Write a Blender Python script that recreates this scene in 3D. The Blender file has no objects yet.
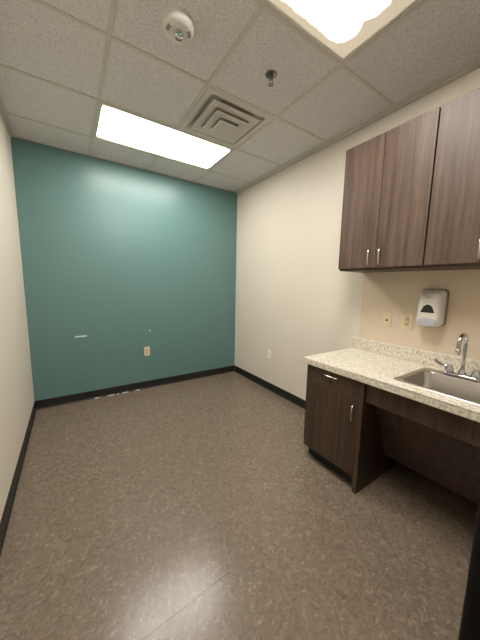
import bpy, bmesh, math, random
from mathutils import Vector, Matrix
random.seed(7)
PI = math.pi
C = bpy.context.scene.collection
W, H, YN, G = 2.537, 2.729, -3.98, 0.6096       # room: x 0..W, teal wall at y=0, near wall at YN
GX, GY = 0.643, 0.410                            # first ceiling grid lines

# ------------------------------------------------------------------ materials
def new_mat(name):
    m = bpy.data.materials.new(name); m.use_nodes = True
    nt = m.node_tree
    return m, nt, nt.nodes['Principled BSDF'], nt.links

def mth(nt, op, a, b=None):
    n = nt.nodes.new('ShaderNodeMath'); n.operation = op
    for i, v in enumerate((a, b)):
        if v is None: continue
        if isinstance(v, (int, float)): n.inputs[i].default_value = v
        else: nt.links.new(v, n.inputs[i])
    return n.outputs[0]

def mixc(nt, fac, a, b):
    n = nt.nodes.new('ShaderNodeMix'); n.data_type = 'RGBA'
    if isinstance(fac, (int, float)): n.inputs[0].default_value = fac
    else: nt.links.new(fac, n.inputs[0])
    for i, v in ((6, a), (7, b)):
        if isinstance(v, (tuple, list)): n.inputs[i].default_value = (*v[:3], 1)
        else: nt.links.new(v, n.inputs[i])
    return n.outputs[2]

def ramp(nt, fac, stops):
    n = nt.nodes.new('ShaderNodeValToRGB'); e = n.color_ramp.elements
    while len(e) < len(stops): e.new(0.5)
    for i, (p, c) in enumerate(stops):
        e[i].position = p; e[i].color = (*c, 1) if len(c) == 3 else c
    nt.links.new(fac, n.inputs[0]); return n.outputs[0]

def coord(nt, scale=(1, 1, 1), rot=(0, 0, 0), rnd=False):
    t = nt.nodes.new('ShaderNodeTexCoord'); mp = nt.nodes.new('ShaderNodeMapping')
    mp.inputs['Scale'].default_value = scale; mp.inputs['Rotation'].default_value = rot
    nt.links.new(t.outputs['Object'], mp.inputs[0])
    if rnd:
        oi = nt.nodes.new('ShaderNodeObjectInfo')
        cx = nt.nodes.new('ShaderNodeCombineXYZ')
        r = mth(nt, 'MULTIPLY', oi.outputs['Random'], 40.0)
        for k in range(3): nt.links.new(r, cx.inputs[k])
        nt.links.new(cx.outputs[0], mp.inputs['Location'])
    return mp.outputs[0]

def noise(nt, vec, scale, detail=3, rough=.5):
    n = nt.nodes.new('ShaderNodeTexNoise'); n.inputs['Scale'].default_value = scale
    n.inputs['Detail'].default_value = detail; n.inputs['Roughness'].default_value = rough
    nt.links.new(vec, n.inputs['Vector']); return n.outputs['Fac']

def bump(nt, b, h, strength=.2, dist=.002):
    n = nt.nodes.new('ShaderNodeBump'); n.inputs['Strength'].default_value = strength
    n.inputs['Distance'].default_value = dist
    nt.links.new(h, n.inputs['Height']); nt.links.new(n.outputs[0], b.inputs['Normal'])

def plain(name, col, rough=.5, metal=0, spec=.5):
    m, nt, b, L = new_mat(name)
    nz = noise(nt, coord(nt), 30, 2)
    c = mixc(nt, nz, tuple(v * .94 for v in col), tuple(min(1, v * 1.05) for v in col))
    L.new(c, b.inputs['Base Color'])
    b.inputs['Roughness'].default_value = rough; b.inputs['Metallic'].default_value = metal
    b.inputs['Specular IOR Level'].default_value = spec
    return m

def paint(name, col, rough=.45, spec=.4):
    m, nt, b, L = new_mat(name)
    v = coord(nt)
    big = noise(nt, v, 1.3, 3)
    c = mixc(nt, big, tuple(x * .96 for x in col), tuple(x * 1.03 for x in col))
    L.new(c, b.inputs['Base Color'])
    b.inputs['Roughness'].default_value = rough; b.inputs['Specular IOR Level'].default_value = spec
    bump(nt, b, noise(nt, v, 130, 2), .12, .0015)
    return m

M = {}
M['teal'] = paint('teal_paint', (.118, .220, .210), .34, .5)
M['cream'] = paint('cream_paint', (.69, .63, .53), .5, .35)
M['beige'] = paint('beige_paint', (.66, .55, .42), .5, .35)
M['chip_glint'] = plain('plaster_chip_and_glint', (.92, .90, .86), .8)  # bare plaster on the walls; also the painted glints under the back baseboard
M['scar'] = plain('grey_scar', (.17, .25, .25), .7)
M['black_rubber'] = plain('black_rubber_base', (.012, .011, .011), .45)
M['grid'] = plain('grid_metal', (.60, .57, .52), .45)
M['white_metal'] = plain('white_metal', (.62, .59, .54), .4)
M['dark_gap'] = plain('dark_duct', (.03, .03, .03), .8)
M['white_plastic'] = plain('white_plastic', (.72, .69, .64), .35)
M['grey_plastic'] = plain('grey_plastic', (.25, .24, .23), .4)
M['ivory'] = plain('ivory_plastic', (.70, .60, .40), .35)
M['ivory_dark'] = plain('ivory_insert', (.60, .46, .27), .4)
M['slot'] = plain('slot_black', (.01, .01, .01), .6)
M['dull_metal'] = plain('dull_metal', (.22, .21, .20), .3, 1)
M['chrome'] = plain('chrome', (.50, .50, .51), .10, 1)
M['nickel'] = plain('satin_nickel', (.72, .69, .64), .25, 1)
M['black_plastic'] = plain('black_plastic', (.004, .004, .004), .75, 0, .2)
M['push'] = plain('push_bar_grey', (.42, .43, .45), .4)
M["caulk"] = plain('caulk', (.75, .72, .65), .6)

def tile_mat():
    m, nt, b, L = new_mat('acoustic_tile')
    v = coord(nt)
    n1 = noise(nt, v, 190, 3, .6); n2 = noise(nt, v, 70, 3, .6)
    pits = ramp(nt, n1, [(.36, (0, 0, 0)), (.47, (1, 1, 1))])
    c0 = mixc(nt, n2, (.69, .675, .68), (.81, .79, .795))
    c = mixc(nt, pits, (.43, .415, .41), c0)
    L.new(c, b.inputs['Base Color']); b.inputs['Roughness'].default_value = .95
    b.inputs['Specular IOR Level'].default_value = .1
    bump(nt, b, mth(nt, 'ADD', pits, n2), .35, .002)
    return m
M['tile'] = tile_mat()

def floor_mat():
    m, nt, b, L = new_mat('brown_flecked_vinyl')
    tc = nt.nodes.new('ShaderNodeTexCoord')
    base = mixc(nt, noise(nt, tc.outputs['Object'], 3, 4), (.158, .118, .086), (.190, .145, .107))
    mot = nt.nodes.new('ShaderNodeTexNoise'); mot.inputs['Scale'].default_value = 42; mot.inputs['Detail'].default_value = 3
    mot.inputs['Distortion'].default_value = 1.6; L.new(tc.outputs['Object'], mot.inputs['Vector'])
    col = mixc(nt, ramp(nt, mot.outputs['Fac'], [(.35, (0, 0, 0)), (.65, (1, 1, 1))]), (.134, .099, .069), (.212, .163, .119))
    col = mixc(nt, .35, col, base)
    wn = nt.nodes.new('ShaderNodeTexNoise'); wn.inputs['Scale'].default_value = 14; L.new(tc.outputs['Object'], wn.inputs['Vector'])
    wv = nt.nodes.new('ShaderNodeVectorMath'); wv.operation = 'MULTIPLY_ADD'
    L.new(wn.outputs['Color'], wv.inputs[0]); wv.inputs[1].default_value = (.05, .05, 0); L.new(tc.outputs['Object'], wv.inputs[2])
    for k in range(5):
        mp = nt.nodes.new('ShaderNodeMapping')
        mp.inputs['Rotation'].default_value = (0, 0, k * PI / 5 + .35)
        mp.inputs['Location'].default_value = (k * 3.7, k * 1.9, 0)
        L.new(wv.outputs[0], mp.inputs[0])
        m2 = nt.nodes.new('ShaderNodeMapping'); m2.inputs['Scale'].default_value = (21, 74, 1)
        L.new(mp.outputs[0], m2.inputs[0])
        vo = nt.nodes.new('ShaderNodeTexVoronoi'); vo.voronoi_dimensions = '2D'
        vo.inputs['Scale'].default_value = 1
        L.new(m2.outputs[0], vo.inputs['Vector'])
        d = ramp(nt, vo.outputs['Distance'], [(.08, (1, 1, 1)), (.40, (0, 0, 0))])
        sp = nt.nodes.new('ShaderNodeSeparateColor'); L.new(vo.outputs['Color'], sp.inputs[0])
        f = mth(nt, 'MULTIPLY', d, mth(nt, 'GREATER_THAN', sp.outputs[0], .45))
        fc = ramp(nt, sp.outputs[1], [(0, (.085, .06, .042)), (.35, (.175, .132, .095)), (.8, (.235, .185, .135)), (1, (.37, .30, .215))])
        col = mixc(nt, mth(nt, 'MULTIPLY', f, .55), col, fc)
    # welded seam across the sheet near y = -2.5
    sx = nt.nodes.new('ShaderNodeSeparateXYZ'); L.new(tc.outputs['Object'], sx.inputs[0])
    line = mth(nt, 'ADD', sx.outputs[1], mth(nt, 'MULTIPLY', sx.outputs[0], -.06))
    s = mth(nt, 'LESS_THAN', mth(nt, 'ABSOLUTE', mth(nt, 'ADD', line, 2.548)), .0022)
    s = mth(nt, 'MULTIPLY', s, mth(nt, 'LESS_THAN', sx.outputs[0], .95))
    col = mixc(nt, mth(nt, 'MULTIPLY', s, .8), col, (.03, .022, .016))
    L.new(col, b.inputs['Base Color'])
    rn = noise(nt, tc.outputs['Object'], 4, 4)
    r = nt.nodes.new('ShaderNodeMapRange'); r.inputs['To Min'].default_value = .18; r.inputs['To Max'].default_value = .30
    L.new(rn, r.inputs[0]); L.new(r.outputs[0], b.inputs['Roughness'])
    b.inputs['Specular IOR Level'].default_value = .5
    bump(nt, b, noise(nt, tc.outputs['Object'], 45, 3), .12, .003)
    return m
M['floor'] = floor_mat()

def wood(name, dark, mid, light, rough=.45, axis='z'):
    m, nt, b, L = new_mat(name)
    sc = {'z': (1, 1, .045), 'y': (1, .045, 1)}[axis]
    v = coord(nt, sc, rnd=True)
    n1 = noise(nt, v, 26, 4, .6); n2 = noise(nt, v, 130, 3, .6); n3 = noise(nt, v, 8, 2)
    f = mth(nt, 'ADD', mth(nt, 'MULTIPLY', n1, .55), mth(nt, 'MULTIPLY', n2, .28))
    f = mth(nt, 'ADD', f, mth(nt, 'MULTIPLY', n3, .22))
    c = ramp(nt, f, [(.36, dark), (.52, mid), (.68, light)])
    L.new(c, b.inputs['Base Color']); b.inputs['Roughness'].default_value = rough
    b.inputs['Specular IOR Level'].default_value = .28
    bump(nt, b, n2, .08, .001)
    return m
M['walnut'] = wood('walnut_laminate', (.050, .031, .022), (.083, .053, .038), (.128, .087, .065))
M['dark_walnut'] = wood('dark_walnut_laminate', (.034, .021, .014), (.060, .037, .025), (.090, .058, .040))  # the walnut grain in darker tones, for the base units
M['dark_walnut_h'] = wood('dark_walnut_laminate_across', (.034, .021, .014), (.060, .037, .025), (.090, .058, .040), axis='z')
M['toe'] = plain('black_toe', (.010, .009, .008), .5)

def counter_mat():
    m, nt, b, L = new_mat('beige_speckled_laminate')
    v = coord(nt)
    w = nt.nodes.new('ShaderNodeTexNoise'); w.inputs['Scale'].default_value = 30
    L.new(v, w.inputs['Vector'])
    n1 = noise(nt, v, 62, 6, .7); n2 = noise(nt, v, 150, 3, .6)
    vo = nt.nodes.new('ShaderNodeTexVoronoi'); vo.inputs['Scale'].default_value = 85
    L.new(v, vo.inputs['Vector'])
    c = ramp(nt, n1, [(.34, (.30, .245, .175)), (.45, (.56, .50, .40)), (.57, (.76, .71, .60)), (.70, (.56, .51, .43))])
    c = mixc(nt, ramp(nt, n2, [(.56, (0, 0, 0)), (.68, (.6, .6, .6))]), c, (.40, .33, .24))
    c = mixc(nt, ramp(nt, vo.outputs['Distance'], [(.12, (.5, .5, .5)), (.3, (0, 0, 0))]), c, (.85, .82, .74))
    L.new(c, b.inputs['Base Color']); b.inputs['Roughness'].default_value = .35
    return m
M['counter'] = counter_mat()

def steel_mat():
    m, nt, b, L = new_mat('brushed_stainless')
    v = coord(nt, (1, .04, 1))
    n = noise(nt, v, 300, 2)
    L.new(mixc(nt, n, (.40, .375, .35), (.52, .49, .455)), b.inputs['Base Color'])
    b.inputs['Metallic'].default_value = 1; b.inputs['Roughness'].default_value = .32
    return m
M['steel'] = steel_mat()

def lens_mat(name, core, margin, m_x0, m_y, soft, tint):
    """acrylic lens lit from behind by fluorescent tubes lying along x: bright over the tubes, dim at its margins"""
    m, nt, b, L = new_mat(name)
    tc = nt.nodes.new('ShaderNodeTexCoord'); sx = nt.nodes.new('ShaderNodeSeparateXYZ')
    L.new(tc.outputs['Object'], sx.inputs[0])
    wob = mth(nt, 'MULTIPLY', mth(nt, 'SUBTRACT', noise(nt, tc.outputs['Object'], 45, 2), .5), .03)
    ax = mth(nt, 'ABSOLUTE', sx.outputs[0])
    best = None
    for off, hx_, hy_ in ((-.15, m_x0, 0), (0, m_x0, 0), (.15, m_x0, 0), (0, m_x0 - .03, .15)):
        px_ = mth(nt, 'MAXIMUM', mth(nt, 'SUBTRACT', ax, hx_), 0.0)
        py_ = mth(nt, 'MAXIMUM', mth(nt, 'SUBTRACT', mth(nt, 'ABSOLUTE', mth(nt, 'ADD', sx.outputs[1], off)), hy_), 0.0)
        d = mth(nt, 'SQRT', mth(nt, 'ADD', mth(nt, 'MULTIPLY', px_, px_), mth(nt, 'MULTIPLY', py_, py_)))
        best = d if best is None else mth(nt, 'MINIMUM', best, d)
    n = nt.nodes.new('ShaderNodeMapRange'); n.interpolation_type = 'SMOOTHSTEP'
    n.inputs['From Min'].default_value = m_y + soft; n.inputs['From Max'].default_value = m_y
    L.new(mth(nt, 'ADD', best, wob), n.inputs[0]); f = n.outputs[0]
    st = mth(nt, 'ADD', mth(nt, 'MULTIPLY', f, core), margin)
    b.inputs['Base Color'].default_value = (.6, .58, .52, 1); b.inputs['Roughness'].default_value = .3
    L.new(mixc(nt, f, tint, (1, .97, .92)), b.inputs['Emission Color']); L.new(st, b.inputs['Emission Strength'])
    bump(nt, b, noise(nt, tc.outputs['Object'], 160, 1), .3, .003)
    return m
M['lens_far'] = lens_mat('lit_lens_far', 16.5, 1.2, .50, .08, .04, (1, .86, .62))
M['lens_near'] = lens_mat('lit_lens_near', 34.0, .40, .415, .030, .065, (1, .84, .62))

# ------------------------------------------------------------------ mesh helpers
def obj(name, bm, mats, parent=None, smooth=None, loc=None):
    bmesh.ops.recalc_face_normals(bm, faces=bm.faces)
    me = bpy.data.meshes.new(name); bm.to_mesh(me); bm.free()
    for m in (mats if isinstance(mats, (list, tuple)) else [mats]): me.materials.append(M[m])
    o = bpy.data.objects.new(name, me); C.objects.link(o)
    if parent: o.parent = parent
    if loc: o.location = loc
    if smooth:
        for p in me.polygons: p.use_smooth = True
        me.set_sharp_from_angle(angle=math.radians(smooth))
    return o

def add_box(bm, x0, x1, y0, y1, z0, z1, bev=0, mi=0, seg=2):
    t = bmesh.new()
    bmesh.ops.create_cube(t, size=1)
    bmesh.ops.scale(t, vec=(abs(x1 - x0), abs(y1 - y0), abs(z1 - z0)), verts=t.verts)
    bmesh.ops.translate(t, vec=((x0 + x1) / 2, (y0 + y1) / 2, (z0 + z1) / 2), verts=t.verts)
    if bev: bmesh.ops.bevel(t, geom=t.edges[:], offset=bev, segments=seg, affect='EDGES')
    merge(bm, t, mi)

def merge(bm, t, mi=0):
    vm = {v: bm.verts.new(v.co) for v in t.verts}
    for f in t.faces:
        try:
            nf = bm.faces.new([vm[v] for v in f.verts]); nf.material_index = mi
        except ValueError: pass
    t.free()

def bx(x0, x1, y0, y1, z0, z1, bev=0, seg=2):
    bm = bmesh.new(); add_box(bm, x0, x1, y0, y1, z0, z1, bev, 0, seg); return bm

def rrect(hx, hy, r, n=6):
    pts = []
    r = min(r, hx * .999, hy * .999)
    for k, (sx, sy) in enumerate(((1, 1), (-1, 1), (-1, -1), (1, -1))):
        for i in range(n + 1):
            a = k * PI / 2 + i / n * PI / 2
            pts.append((sx * (hx - r) + r * math.cos(a), sy * (hy - r) + r * math.sin(a)))
    return pts

def loft(bm, rings, cap0=False, cap1=False, mi=0):
    vs = [[bm.verts.new(p) for p in r] for r in rings]
    n = len(vs[0])
    for a, b in zip(vs, vs[1:]):
        for i in range(n):
            f = bm.faces.new((a[i], a[(i + 1) % n], b[(i + 1) % n], b[i])); f.material_index = mi
    if cap0: bm.faces.new(vs[0]).material_index = mi
    if cap1: bm.faces.new(vs[-1]).material_index = mi

def lathe(bm, prof, n=32, origin=(0, 0, 0), axis='z', mi=0):
    ox, oy, oz = origin
    rings = []
    for r, h in prof:
        ring = []
        for i in range(n):
            a = 2 * PI * i / n; c, s = r * math.cos(a), r * math.sin(a)
            ring.append({'z': (ox + c, oy + s, oz + h), 'x': (ox + h, oy + c, oz + s), 'y': (ox + s, oy + h, oz + c)}[axis])
        rings.append(ring)
    loft(bm, rings, True, True, mi)

def tube(bm, pts, rad, n=12, mi=0):
    pts = [Vector(p) for p in pts]
    rads = rad if isinstance(rad, (list, tuple)) else [rad] * len(pts)
    rings = []; prev = None
    for i, p in enumerate(pts):
        d = (pts[min(i + 1, len(pts) - 1)] - pts[max(i - 1, 0)]).normalized()
        if prev is None:
            u = d.cross(Vector((0, 0, 1)))
            if u.length < 1e-3: u = d.cross(Vector((0, 1, 0)))
        else: u = prev - d * prev.dot(d)
        u.normalize(); prev = u; v = d.cross(u)
        rings.append([tuple(p + (u * math.cos(2 * PI * k / n) + v * math.sin(2 * PI * k / n)) * rads[i]) for k in range(n)])
    loft(bm, rings, True, True, mi)

def quad(bm, pts, mi=0):
    f = bm.faces.new([bm.verts.new(p) for p in pts]); f.material_index = mi

def thing(name, label, cat, loc, group=None):
    o = bpy.data.objects.new(name, None); o.empty_display_size = .05; C.objects.link(o)
    o.location = loc; o['label'] = label; o['category'] = cat
    if group: o['group'] = group
    return o

def struct(o, label=None):
    o['kind'] = 'structure'
    if label: o['label'] = label
    return o

# ------------------------------------------------------------------ the room
T = .1
struct(obj('floor', bx(-T, W + T, YN - T, T, -T, 0), 'floor'), 'brown flecked sheet vinyl floor')

# teal wall with its paint scars
bm = bmesh.new(); add_box(bm, 0, W, 0, T, 0, H + .35)
def chip_y(x0, x1, z0, z1, mi, slope=0):
    add_box(bm, x0, x1, -.0012, .001, z0, z1, 0, mi)
chip_y(.404, .520, .760, .773, 1)
chip_y(1.219, 1.233, .764, .779, 1)
for k in range(7):
    x = 1.0 + k * .031
    chip_y(x, x + random.uniform(.010, .026), .784 - k * .002, .7865 - k * .002, 2)
struct(obj('wall_back', bm, ['teal', 'chip_glint', 'scar']), 'teal painted far wall')

struct(obj('wall_left', bx(-T, 0, YN - T, T, 0, H + .35), 'cream'), 'cream painted left wall')

# right wall: cream, and a warmer beige behind and below the cabinets
bm = bmesh.new()
YC = -2.083
def wq(y0, y1, z0, z1, mi): quad(bm, [(W, y0, z0), (W, y1, z0), (W, y1, z1), (W, y0, z1)], mi)
ys = [T, YC, YN - T]; zs = [0, 1.515, H + .35]
wq(ys[0], ys[1], zs[0], zs[1], 0); wq(ys[0], ys[1], zs[1], zs[2], 0)
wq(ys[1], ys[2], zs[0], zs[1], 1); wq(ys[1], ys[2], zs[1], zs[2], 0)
quad(bm, [(W + T, T, 0), (W + T, YN - T, 0), (W + T, YN - T, H + .35), (W + T, T, H + .35)])
quad(bm, [(W, T, 0), (W + T, T, 0), (W + T, T, H + .35), (W, T, H + .35)])
quad(bm, [(W, YN - T, 0), (W + T, YN - T, 0), (W + T, YN - T, H + .35), (W, YN - T, H + .35)])
quad(bm, [(W, T, 0), (W + T, T, 0), (W + T, YN - T, 0), (W, YN - T, 0)])
quad(bm, [(W, T, H + .35), (W + T, T, H + .35), (W + T, YN - T, H + .35), (W, YN - T, H + .35)])
bmesh.ops.remove_doubles(bm, verts=bm.verts, dist=1e-5)
add_box(bm, W - .0012, W + .001, -.300, -.286, .962, .985, 0, 2)      # two small scuffs in the paint
add_box(bm, W - .0012, W + .001, -.284, -.262, .982, .990, 0, 2)
struct(obj('wall_right', bm, ['cream', 'beige', 'chip_glint']), 'cream painted right wall, beige under the wall cabinets')
struct(obj('wall_front', bx(0, W, YN - T, YN, 0, H + .35), 'cream'), 'cream painted wall behind the viewer')

# baseboards: black rubber cove base with a small toe
def cove(name, pts_fn, L, glints=()):
    prof = [(0, 0), (.012, 0), (.012, .003), (.007, .010), (.004, .022), (.0035, .094), (.002, .100), (0, .100)]
    bm = bmesh.new()
    loft(bm, [[pts_fn(d, s, z) for d, z in prof] for s in (0, L)], True, True)
    for s0, s1, z in glints:  # pale slips painting light reflected through the gap beneath the base
        x0 = pts_fn(.0125, s0, .001); x1 = pts_fn(.0135, s1, z)
        add_box(bm, x0[0], x1[0], x0[1], x1[1], x0[2], x1[2], 0, 1)
    return struct(obj(name, bm, ['black_rubber', 'chip_glint']), 'black rubber cove base')
cove('baseboard_back', lambda d, s, z: (s + .0, -d, z), W,
     [(.56, .60, .010), (.615, .63, .006), (.70, .775, .008), (.80, .83, .006), (.86, .935, .009), (1.02, 1.075, .008)])
cove('baseboard_left', lambda d, s, z: (d, -s - .013, z), -YN - .03)
cove('baseboard_right', lambda d, s, z: (W - d, -s - .013, z), 2.04)
cove('baseboard_right', lambda d, s, z: (W - d, -s - 2.545, z), .57)

# ------------------------------------------------------------------ ceiling: tiles, grid, wall angle
xl = [.035, GX, GX + G, GX + 2 * G, W - .062]
yl = [-.012] + [-GY - k * G for k in range(6)] + [YN + .01]
special = {(1, 1), (2, 1), (2, 2), (1, 4), (2, 4)}     # light, light, air diffuser, light, light
bm = bmesh.new()
for i in range(len(xl) - 1):
    for j in range(len(yl) - 1):
        if (i, j) in special: continue
        add_box(bm, xl[i], xl[i + 1], yl[j + 1], yl[j], H + .006, H + .022)
struct(obj('ceiling', bm, 'tile'), 'speckled white acoustic ceiling tiles')
bm = bmesh.new()
hw = .012
def has(i, j): return (i, j) in special
for k, x in enumerate(xl[1:-1]):
    segs = [(yl[-1], yl[0])]
    if k == 1: segs = [(yl[1] - hw, yl[0]), (yl[4] - hw, yl[2] + hw), (yl[-1], yl[5] + hw)]   # the middle line stops at the two troffers
    for a, b in segs: add_box(bm, x - hw, x + hw, a, b, H, H + .0065, .0012, seg=1)
for y in yl[1:-1]:
    for a, b in zip([.035, *[x for x in xl[1:-1]]], [*[x for x in xl[1:-1]], W - .062]):
        add_box(bm, a + (hw if a > .1 else 0), b - (hw if b < W - .1 else 0), y - hw, y + hw, H + .0004, H + .0062, .0012, seg=1)
struct(obj('trim_1', bm, 'grid'), 'white metal ceiling grid')
bm = bmesh.new()                                          # stepped wall angle round the room
for x0, x1, s in ((0, .036, 1), (W - .064, W, -1)):
    add_box(bm, x0, x1, YN, 0, H - .004, H + .010, .0015, seg=1)
    wx = (x0, x0 + .018) if s > 0 else (x1 - .03, x1)
    add_box(bm, wx[0], wx[1], YN, 0, H - .016, H - .003, .0015, seg=1)
add_box(bm, .03, W - .06, -.016, 0, H - .004, H + .010, .0015, seg=1)
add_box(bm, .03, W - .06, YN, YN + .02, H - .004, H + .010, .0015, seg=1)
struct(obj('trim_2', bm, 'grid'), 'white wall angle at the edge of the ceiling')
struct(obj('trim_3', bx(-T, W + T, YN - T, T, H + .35, H + .42), 'white_metal'), 'deck above the ceiling tiles')

# ------------------------------------------------------------------ recessed ceiling lights
def troffer(j, lens, label):
    y0, y1 = yl[j + 1] + hw, yl[j] - hw
    x0, x1 = xl[1] + hw, xl[3] - hw
    cx, cy = (x0 + x1) / 2, (y0 + y1) / 2; hx, hy = (x1 - x0) / 2 - .001, (y1 - y0) / 2 - .001
    t = thing('ceiling_light', label, 'light', (cx, cy, H), 'recessed fluorescent ceiling lights')
    bm = bmesh.new(); w = .020
    add_box(bm, -hx, hx, -hy, -hy + w, .001, .014, .002); add_box(bm, -hx, hx, hy - w, hy, .001, .014, .002)
    add_box(bm, -hx, -hx + w, -hy + w, hy - w, .001, .014, .002); add_box(bm, hx - w, hx, -hy + w, hy - w, .001, .014, .002)
    obj('frame', bm, 'white_metal', t)
    bm = bmesh.new()
    loft(bm, [[(x * s, y * s, z) for x, y in ((1, 1), (-1, 1), (-1, -1), (1, -1))] for s, z in ((1, .014), (1, .10))], False, True)
    for v in bm.verts: v.co.x *= hx - .004; v.co.y *= hy - .004
    obj('housing', bm, 'white_metal', t)
    obj('lens', bx(-hx + w - .001, hx - w + .001, -hy + w - .001, hy - w + .001, .006, .010), lens, t)
    return t
troffer(1, 'lens_far', 'lit fluorescent ceiling light close to the teal wall')
troffer(4, 'lens_near', 'lit fluorescent ceiling light overhead at the top edge of the photo')

# ------------------------------------------------------------------ square air diffuser
dx, dy = (xl[2] + xl[3]) / 2, (yl[2] + yl[3]) / 2
t = thing('air_diffuser', 'square white stepped ceiling air diffuser beside the far ceiling light', 'air vent', (dx, dy, H))
h0 = G / 2 - hw - .001
bm = bmesh.new()
def sq(h, z): return [(h, h, z), (-h, h, z), (-h, -h, z), (h, -h, z)]
loft(bm, [sq(h0 + .008, .016), sq(h0 + .008, .007), sq(h0, .007), sq(h0 - .002, .001), sq(h0 - .045, .001), sq(h0 - .060, .030), sq(.02, .032)], False, True)
obj('face_panel', bm, 'white_metal', t)
for h, hi, z in ((.216, .150, -.010), (.150, .088, -.028)):
    bm = bmesh.new()
    loft(bm, [sq(h, z), sq(h, z + .004), sq(h - .010, z + .008), sq(hi, z + .020), sq(hi - .004, z + .016), sq(hi, z + .006), sq(h - .012, z), sq(h, z)])
    obj('louver', bm, 'white_metal', t)
bm = bmesh.new()
loft(bm, [sq(.03, .031), sq(.045, .0), sq(.078, -.036), sq(.084, -.040), sq(.080, -.046), sq(.01, -.047)], True, True)
obj('center_plate', bm, 'white_metal', t)
for x in (-.1, .1): obj('strut', bx(x - .006, x + .006, -.20, .20, .0085, .0125), 'white_metal', t)

# ------------------------------------------------------------------ smoke alarm and sprinkler
t = thing('smoke_alarm', 'round white ceiling alarm with a clear strobe dome', 'alarm', (.938, -1.915, H + .006))
bm = bmesh.new(); lathe(bm, [(.082, 0), (.082, -.008), (.079, -.012), (.01, -.0165)], 48)
obj('base_ring', bm, 'white_plastic', t, 40)
bm = bmesh.new(); lathe(bm, [(.078, -.012), (.082, -.018), (.080, -.032), (.072, -.042), (.056, -.046), (.034, -.047), (.01, -.047)], 48)
obj('body', bm, 'white_plastic', t, 50)
for a0 in (-.20, PI + .28):
    bm = bmesh.new()
    for k in range(4):
        a = a0 + (k - 1.5) * .17 - .25
        c = Matrix.Rotation(a, 3, 'Z')
        tb = bmesh.new(); bmesh.ops.create_cube(tb, size=1)
        bmesh.ops.scale(tb, vec=(.018, .005, .004), verts=tb.verts)
        bmesh.ops.translate(tb, vec=(.056, 0, -.0460), verts=tb.verts)
        bmesh.ops.rotate(tb, matrix=c, verts=tb.verts); merge(bm, tb)
    obj('sounder_slots', bm, 'grey_plastic', t)
bm = bmesh.new(); lathe(bm, [(.026, -.046), (.026, -.049), (.019, -.050), (.010, -.0485), (.004, -.0485)], 32, (.002, .004, 0))
obj('reflector', bm, 'chrome', t, 40)
gm, gnt, gb, gL = new_mat('clear_strobe_plastic')
gb.inputs['Base Color'].default_value = (.95, .95, .93, 1); gb.inputs['Roughness'].default_value = .05
gb.inputs['Transmission Weight'].default_value = 1; gb.inputs['IOR'].default_value = 1.4
gL.new(mixc(gnt, noise(gnt, coord(gnt), 40, 2), (.93, .93, .9), (.98, .98, .96)), gb.inputs['Base Color'])
M['clear'] = gm
bm = bmesh.new(); lathe(bm, [(.0245, -.0492), (.0245, -.056), (.022, -.064), (.015, -.071), (.005, -.074)], 32, (.002, .004, 0))
obj('strobe_dome', bm, 'clear', t, 60)
bm = bmesh.new(); tube(bm, [(.004 - .013, +.004, -.0515), (.004 - .008, +.004, -.059), (.004 + .008, +.004, -.059), (.004 + .013, +.004, -.0515)], .0035, 8)
obj('strobe_tube', bm, 'white_plastic', t, 60)

t = thing('sprinkler_head', 'small metal fire sprinkler head in a ceiling tile', 'sprinkler', (1.553, -1.937, H + .006))
bm = bmesh.new(); lathe(bm, [(.037, 0), (.037, -.003), (.030, -.008), (.018, -.010), (.012, -.010)], 32)
obj('escutcheon', bm, 'dull_metal', t, 40)
bm = bmesh.new(); lathe(bm, [(.011, -.009), (.011, -.022), (.014, -.023), (.014, -.030), (.008, -.031), (.004, -.031)], 20)
tube(bm, [(.011, 0, -.026), (.015, 0, -.036), (.012, 0, -.048), (.002, 0, -.057)], .003, 8)
tube(bm, [(-.011, 0, -.026), (-.015, 0, -.036), (-.012, 0, -.048), (-.002, 0, -.057)], .003, 8)
obj('frame', bm, 'dull_metal', t, 40)
bm = bmesh.new(); lathe(bm, [(.0025, -.030), (.003, -.043), (.0025, -.055)], 10)
obj('heat_bulb', bm, 'grey_plastic', t, 60)
bm = bmesh.new(); lathe(bm, [(.004, -.055), (.006, -.058), (.018, -.0595), (.018, -.061), (.004, -.0615)], 24)
obj('deflector', bm, 'dull_metal', t, 40)

# ------------------------------------------------------------------ wall plates (built facing -x, then turned)
def plate_base(t, w, h, mat):
    bm = bmesh.new()
    r0 = rrect(w / 2, h / 2, .004, 3); r1 = rrect(w / 2 - .004, h / 2 - .004, .003, 3)
    loft(bm, [[(-.0002, a, b) for a, b in r0], [(-.0030, a, b) for a, b in r0], [(-.0055, a, b) for a, b in r1]], True, True)
    return obj('plate', bm, mat, t)
def screw(t, z, mat):
    bm = bmesh.new(); lathe(bm, [(.003, -.005), (.003, -.0064), (.001, -.0068)], 10, (0, 0, z), 'x'); obj('screw', bm, mat, t)
def duplex(t, mat, mat2):
    plate_base(t, .072, .118, mat)
    for s in (1, -1):
        bm = bmesh.new(); r0 = rrect(.0165, .0145, .008, 5)
        loft(bm, [[(-.004, a, b + s * .0205) for a, b in r0], [(-.0078, a, b + s * .0205) for a, b in r0]], True, True)
        sk = obj('socket', bm, mat2, t)
        bm = bmesh.new()
        for yy in (-.006, .006): add_box(bm, -.0082, -.0070, yy - .0012, yy + .0012, s * .0205 - .001, s * .0205 + .008)
        add_box(bm, -.0082, -.0070, -.0025, .0025, s * .0205 - .009, s * .0205 - .004)
        obj('slots', bm, 'slot', sk)
    screw(t, 0, mat2)
t = thing('wall_outlet', 'ivory duplex outlet low on the teal wall', 'outlet', (1.182, 0, .500)); t.rotation_euler = (0, 0, PI / 2)
duplex(t, 'ivory', 'ivory_dark')
t = thing('wall_outlet', 'pale duplex outlet low on the cream wall between teal wall and counter', 'outlet', (W, -.852, .485))
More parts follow.
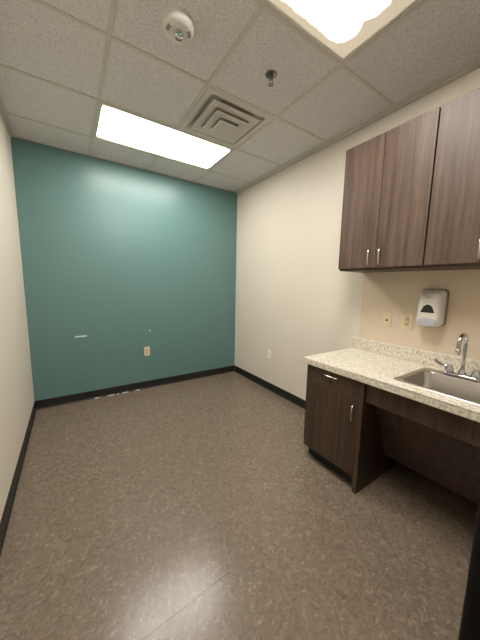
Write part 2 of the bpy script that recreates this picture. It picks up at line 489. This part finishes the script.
M['pale_plate'] = plain('pale_plate', (.86, .83, .76), .3)
duplex(t, 'pale_plate', 'pale_plate')
t = thing('cable_plate', 'ivory wall plate with one dark round port above the backsplash', 'wall plate', (W, -2.318, 1.122))
plate_base(t, .072, .116, 'ivory')
bm = bmesh.new(); lathe(bm, [(.0075, -.005), (.0075, -.010), (.0065, -.011), (.003, -.011)], 16, (0, 0, -.004), 'x'); obj('port', bm, 'slot', t, 40)
screw(t, .042, 'ivory_dark'); screw(t, -.042, 'ivory_dark')
t = thing('safety_outlet', 'ivory rectangular outlet plate between cable plate and soap dispenser', 'outlet', (W, -2.469, 1.125))
plate_base(t, .078, .120, 'ivory')
ins = obj('socket_block', bx(-.0085, -.005, -.0165, .0165, -.034, .034, .0012), 'ivory_dark', t)
for z in (.021, -.021):
    bm = bmesh.new()
    for yy in (-.0065, .0065): add_box(bm, -.0092, -.008, yy - .0014, yy + .0014, z - .002, z + .007)
    add_box(bm, -.0092, -.008, -.0026, .0026, z - .010, z - .005)
    obj('slots', bm, 'slot', ins)
for z in (.0045, -.0045): obj('button', bx(-.0102, -.008, -.009, .009, z - .0033, z + .0033, .0006), 'ivory', ins)
screw(t, .048, 'ivory_dark'); screw(t, -.048, 'ivory_dark')

# ------------------------------------------------------------------ wall cabinets
def pull(parent, axis, span, c, out, mat='nickel'):
    """an arched bar pull: c is the centre on the door face (x = face), out = projection towards -x"""
    bm = bmesh.new(); pts = []
    h = span / 2
    prof = [(-h, .0), (-h, -out * .55), (-h * .93, -out * .85), (-h * .75, -out), (0, -out * 1.05), (h * .75, -out), (h * .93, -out * .85), (h, -out * .55), (h, 0)]
    for s, d in prof:
        pts.append((c[0] + d, c[1] + (s if axis == 'y' else 0), c[2] + (s if axis == 'z' else 0)))
    tube(bm, pts, .0048, 10)
    return obj('handle', bm, mat, parent, 60)

XU = 2.197                                                # front of the wall cabinets' doors
def wall_cabinet(yL, label):
    w, z0, z1 = .602, 1.505, 2.408
    t = thing('wall_cabinet', label, 'cabinet', (XU, yL, z0), 'wall cabinets over the counter')
    dp = W - XU
    bm = bmesh.new()
    add_box(bm, .022, dp - .002, -.017, -.001, 0, z1 - z0, .0008, seg=1); add_box(bm, .022, dp - .002, -w + .001, -w + .017, 0, z1 - z0, .0008, seg=1)
    add_box(bm, .022, dp - .002, -w + .017, -.017, .000, .018); add_box(bm, .022, dp - .002, -w + .017, -.017, z1 - z0 - .018, z1 - z0)
    add_box(bm, dp - .010, dp - .002, -w + .017, -.017, .018, z1 - z0 - .018)
    add_box(bm, .040, dp - .012, -w + .017, -.017, .44, .458)
    obj('carcass', bm, 'walnut', t)
    for a, b, hy in ((-.002, -w / 2 + .0015, -w / 2 + .040), (-w / 2 - .0015, -w + .002, -w / 2 - .037)):
        d = obj('door', bx(0, .019, b, a, .014, z1 - z0 - .002, .0012, 1), 'walnut', t)
        pull(d, 'z', .102, (0, hy, .088), .028)
    return t
wall_cabinet(-2.066, 'brown woodgrain two-door wall cabinet nearest the teal wall')
wall_cabinet(-2.672, 'brown woodgrain wall cabinet cut off by the right photo edge')

# ------------------------------------------------------------------ base cabinets, apron, counter
XB = 1.905; ZC = .828; ZU = .784                          # base door face, counter top, counter underside
def base_cabinet(yL, w, label, panel_right=True):
    t = thing('base_cabinet', label, 'cabinet', (XB, yL, 0), None)
    dp = W - XB - .006
    bm = bmesh.new()
    add_box(bm, .022, dp, -.018, 0, .105, ZU - .002, .0008, seg=1)
    add_box(bm, .022, dp, -w + .020, -.018, .105, .123); add_box(bm, .024, dp, -w + .020, -.018, ZU - .022, ZU - .002)
    add_box(bm, dp - .010, dp, -w + .020, -.018, .123, ZU - .022)
    add_box(bm, .024, .05, -w + .020, -.018, .648, .662)
    obj('carcass', bm, 'dark_walnut', t)
    if panel_right: obj('side_panel', bx(-.001, dp, -w - .012, -w + .016, 0, ZU - .002, .0012, 1), 'dark_walnut', t)
    else: obj('side_panel', bx(-.001, dp, -.0005, .022, 0, ZU - .002, .0012, 1), 'dark_walnut', t)
    obj('toe_kick', bx(.068, dp, -w + .020, -.004, 0, .105), 'toe', t)
    yr = -w + .018 if panel_right else -w + .002
    dr = obj('drawer', bx(0, .020, yr, -.002, .656, ZU - .008, .0012, 1), 'dark_walnut', t)
    pull(dr, 'y', .104, (0, (-.180 - .280) / 2, .746), .020)
    d = obj('door', bx(0, .020, yr, -.002, .108, .652, .0012, 1), 'dark_walnut', t)
    pull(d, 'z', .104, (0, yr + .028, .556), .026)
    return t
YB = -2.062
base_cabinet(YB, .462, 'dark wood base cabinet with drawer and door under the counter end')
YR = -3.148
base_cabinet(YR, .50, 'dark wood base cabinet beyond the sink knee space, a sliver at the photo edge', False)

y0, y1 = YB - .476, YR + .024
t = thing('sink_apron', 'dark wood apron and sloping knee panel below the sink', 'apron panel', (XB, y0, 0))
obj('apron', bx(.020, .040, y1 - y0, -.001, .650, ZU - .002, .0012, 1), 'dark_walnut_h', t)
bm = bmesh.new()
xa, za, xb, zb = .11, .66, .340, .165
quad_pts = [(xa, za), (xb, zb), (xb + .014, zb + .006), (xa + .014, za + .006)]
loft(bm, [[(x, yy, z) for x, z in quad_pts] for yy in (-.002, y1 - y0 + .001)], True, True)
obj('knee_panel', bm, 'dark_walnut_h', t)

# countertop with a sink cutout, and its backsplash
XF, YL, YE = 1.884, -2.030, -3.66
SX, SY, SHX, SHY = 2.215, -2.887, .232, .234              # sink centre and half sizes
t = thing('countertop', 'beige speckled laminate countertop with backsplash along the right wall', 'countertop', (XF, YL, ZU))
bm = bmesh.new()
o4 = [(0, 0), (W - XF - .001, 0), (W - XF - .001, YE - YL), (0, YE - YL)]
cx, cy, ex, ey = SX - XF, SY - YL, SHX - .014, SHY - .014
i4 = [(cx - ex, cy + ey), (cx + ex, cy + ey), (cx + ex, cy - ey), (cx - ex, cy - ey)]
th = ZC - ZU
vt = [[bm.verts.new((x, y, z)) for x, y in q] for q, z in ((o4, th), (i4, th), (o4, 0), (i4, 0))]
for k in range(4):
    n = (k + 1) % 4
    bm.faces.new((vt[0][k], vt[0][n], vt[1][n], vt[1][k])); bm.faces.new((vt[2][k], vt[2][n], vt[3][n], vt[3][k]))
    bm.faces.new((vt[0][k], vt[0][n], vt[2][n], vt[2][k])); bm.faces.new((vt[1][k], vt[1][n], vt[3][n], vt[3][k]))
edges = [e for e in bm.edges if set(e.verts) <= {vt[0][0], vt[0][1], vt[0][3], vt[2][0], vt[2][3]} and not (set(e.verts) <= {vt[0][0], vt[2][0], vt[2][3]} and False)]
edges = [e for e in edges if len(e.link_faces) == 2]
bmesh.ops.bevel(bm, geom=edges, offset=.004, segments=2, affect='EDGES')
obj('worktop', bm, 'counter', t)
bm = bx(W - XF - .021, W - XF - .001, YE - YL, -.002, th - .0005, th + .098, .003, 2)
obj('backsplash', bm, 'counter', t)
bm = bx(W - XF - .009, W - XF - .001, YE - YL, -.002, th + .0975, th + .1005)
obj('caulk_bead', bm, 'caulk', t, None)

# ------------------------------------------------------------------ stainless sink
t = thing('sink', 'stainless steel drop-in sink set in the speckled countertop', 'sink', (SX, SY, ZC))
bm = bmesh.new()
def ring(cx, cy, hx, hy, r, z): return [(cx + a, cy + b, z) for a, b in rrect(hx, hy, r, 8)]
bcx = -.026; bhx, bhy = .170, .198
rings = [ring(0, 0, SHX, SHY, .030, .0005), ring(0, 0, SHX - .002, SHY - .002, .030, .004), ring(0, 0, SHX - .010, SHY - .010, .028, .006),
         ring(0, 0, SHX - .016, SHY - .016, .026, .004),
         ring(bcx, 0, bhx + .010, bhy + .010, .060, .0035), ring(bcx, 0, bhx + .003, bhy + .003, .056, .002), ring(bcx, 0, bhx, bhy, .055, -.004),
         ring(bcx, 0, bhx - .008, bhy - .008, .054, -.120), ring(bcx, 0, bhx - .016, bhy - .016, .052, -.138),
         ring(bcx, 0, bhx - .034, bhy - .034, .045, -.147), ring(bcx, 0, .060, .060, .0595, -.153), ring(bcx, 0, .046, .046, .0459, -.155),
         ring(bcx, 0, .042, .042, .0419, -.162), ring(bcx, 0, .010, .010, .0099, -.163)]
loft(bm, rings, False, True)
obj('basin', bm, 'steel', t, 50)
bm = bmesh.new(); lathe(bm, [(.045, -.1545), (.045, -.1525), (.040, -.151), (.036, -.153), (.030, -.158), (.006, -.158)], 32, (bcx, 0, 0))
dr = obj('drain', bm, 'chrome', t, 40)
bm = bmesh.new(); lathe(bm, [(.030, -.1575), (.028, -.154), (.012, -.152), (.005, -.152), (.005, -.143), (.009, -.141), (.006, -.138), (.001, -.138)], 24, (bcx, 0, 0))
obj('strainer', bm, 'chrome', dr, 40)

# ------------------------------------------------------------------ gooseneck faucet
FX, FY, FZ = SX + .178, SY + .014, ZC + .0045
t = thing('faucet', 'chrome gooseneck faucet with two lever handles behind the sink', 'faucet', (FX, FY, FZ))
bm = bmesh.new()
loft(bm, [[(a, b, z) for a, b in rrect(.026 * s, .094 * s2, .025 * s, 8)] for s, s2, z in ((1, 1, 0), (1, 1, .012), (.93, .98, .018), (.75, .94, .021))], True, True)
obj('base_plate', bm, 'chrome', t, 50)
bm = bmesh.new(); lathe(bm, [(.022, .019), (.022, .028), (.018, .038), (.014, .050), (.0125, .056)], 24)
obj('collar', bm, 'chrome', t, 50)
pts = [(0, 0, .045), (0, 0, .10), (0, 0, .16), (0, 0, .215)]
R = .060
for k in range(1, 13):
    a = PI * k / 12 * 1.04
    pts.append((-R + R * math.cos(a), 0, .215 + R * 1.05 * math.sin(a)))
pts.append((pts[-1][0] + .002, 0, pts[-1][2] - .022))
bm = bmesh.new(); tube(bm, pts, .0105, 16)
sp = obj('spout', bm, 'chrome', t, 60)
ex_, ez_ = pts[-1][0], pts[-1][2]
bm = bmesh.new(); lathe(bm, [(.0108, .012), (.014, .008), (.0145, -.018), (.012, -.022), (.004, -.022)], 20, (ex_, 0, ez_))
obj('aerator', bm, 'chrome', sp, 40)
for s in (1, -1):
    bm = bmesh.new(); lathe(bm, [(.024, .019), (.024, .024), (.0235, .034), (.020, .048), (.014, .060), (.012, .066), (.004, .068)], 24, (0, s * .066, 0))
    hb = obj('valve_handle', bm, 'chrome', t, 50)
    bm = bmesh.new()
    pp = [(0, s * .060, .050), (-.002, s * .085, .052), (-.005, s * .106, .056), (-.009, s * .128, .068), (-.012, s * .148, .080)]
    tube(bm, pp, [.011, .0085, .0075, .0100, .0085], 12)
    obj('lever', bm, 'chrome', hb, 60)

# ------------------------------------------------------------------ soap dispenser
DY, DZ = -2.634, 1.238
t = thing('soap_dispenser', 'white wall soap dispenser with dark window and grey push bar', 'soap dispenser', (W, DY, DZ + .004))
bm = bmesh.new()
r = [(a, b + .006) for a, b in rrect(.079, .130, .028, 6)]
loft(bm, [[(-.0003, a, b) for a, b in r], [(-.030, a, b) for a, b in r], [(-.034, a * .97, b * .98) for a, b in r]], True, True)
M['disp_back'] = plain('dispenser_back_grey', (.22, .205, .185), .45)
obj('back_plate', bm, 'disp_back', t, 40)
bm = bmesh.new()
def sect(x, hw_, zt, zb, rr):
    hz = (zt - zb) / 2; c = (zt + zb) / 2
    return [(-x, a, c + b) for a, b in rrect(hw_, hz, rr, 8)]
loft(bm, [sect(.033, .076, .130, -.122, .030), sect(.052, .075, .128, -.123, .030), sect(.078, .072, .118, -.123, .030),
          sect(.094, .068, .098, -.122, .032), sect(.103, .060, .084, -.117, .032), sect(.107, .046, .064, -.106, .030), sect(.108, .02, .03, -.06, .015)], True, True)
obj('cover', bm, 'white_plastic', t, 60)
# dark domed window, sitting just proud of the cover
bm = bmesh.new()
wp = [(-.040, -.028), (.040, -.028), (.041, -.022)] + [(.036 * math.cos(a), -.022 + .050 * math.sin(a)) for a in [PI * k / 12 for k in range(1, 12)]] + [(-.041, -.022)]
loft(bm, [[(-.1055, a, b) for a, b in wp], [(-.1090, a, b) for a, b in wp], [(-.1098, a * .93, b * .93 - .001) for a, b in wp]], True, True)
obj('sight_window', bm, 'grey_window' if 'grey_window' in M else 'slot', t)
# push bar: rounded tongue at the bottom
bm = bmesh.new()
def tongue(s, x):
    pts = [(-.058 * s, -.105), (-.058 * s, -.090)]
    pts += [(-.058 * s * math.cos(a), -.088 + .024 * s * math.sin(a)) for a in [PI * k / 10 for k in range(1, 10)]]
    pts += [(.058 * s, -.090), (.058 * s, -.105)]
    pts += [(.052 * s * math.cos(a), -.108 - .016 * s * math.sin(a)) for a in [PI * k / 10 for k in range(1, 10)]]
    return [(-x, a, b) for a, b in pts]
loft(bm, [tongue(1, .090), tongue(1, .111), tongue(.94, .115), tongue(.6, .117)], True, True)
obj('push_bar', bm, 'push', t, 40)
bm = bmesh.new()                                          # small dark maker's mark
tube(bm, [(-.1045, .020, .076), (-.1055, .010, .070), (-.1060, -.002, .071), (-.1055, -.006, .077), (-.1055, .004, .080)], .0024, 6)
tube(bm, [(-.1055, -.004, .076), (-.1055, -.016, .077), (-.1045, -.026, .079)], [.0028, .0018, .001], 6)
obj('printed_mark', bm, 'grey_plastic', t)

# ------------------------------------------------------------------ black bin at the right edge
t = thing('waste_bin', 'tall black bin standing in front of the counter at the lower right edge', 'bin', (1.60, -3.385, 0))
bm = bmesh.new()
def rr(hx, hy, r_, z): return [(a, b, z) for a, b in rrect(hx, hy, r_, 6)]
loft(bm, [rr(.170, .170, .03, 0), rr(.174, .174, .03, .01), rr(.176, .176, .03, .79), rr(.170, .170, .026, .79), rr(.162, .162, .024, .02)], True, True)
obj('body', bm, 'black_plastic', t, 40)
bm = bmesh.new()
loft(bm, [rr(.1765, .1765, .03, .770), rr(.179, .179, .032, .772), rr(.179, .179, .032, .797), rr(.175, .175, .03, .800), rr(.168, .168, .026, .800), rr(.168, .168, .026, .785)])
obj('rim', bm, 'black_plastic', t, 40)

# ------------------------------------------------------------------ camera, world, view
f, yaw, pitch, roll = 258.53, .58401, -.1337, .01904
sy, cy_ = math.sin(yaw), math.cos(yaw); sp_, cp = math.sin(pitch), math.cos(pitch)
fwd = Vector((sy * cp, cy_ * cp, sp_)); right = Vector((cy_, -sy, 0)); up = right.cross(fwd)
rt = right * math.cos(roll) + up * math.sin(roll); u = -right * math.sin(roll) + up * math.cos(roll)
cam = bpy.data.objects.new('camera', bpy.data.cameras.new('camera')); C.objects.link(cam)
mt = Matrix((rt, u, -fwd)).transposed().to_4x4(); mt.translation = (.37674, -3.40501, 1.37702)
cam.matrix_world = mt
cam.data.sensor_fit = 'HORIZONTAL'; cam.data.sensor_width = 36; cam.data.lens = f / 480 * 36
cam.data.clip_start = .02
S = bpy.context.scene; S.camera = cam
w = bpy.data.worlds.new('world'); S.world = w; w.use_nodes = True
w.node_tree.nodes['Background'].inputs[0].default_value = (.02, .02, .02, 1)
S.view_settings.view_transform = 'Standard'; S.view_settings.look = 'None'
S.view_settings.gamma = 1; S.view_settings.exposure = .12
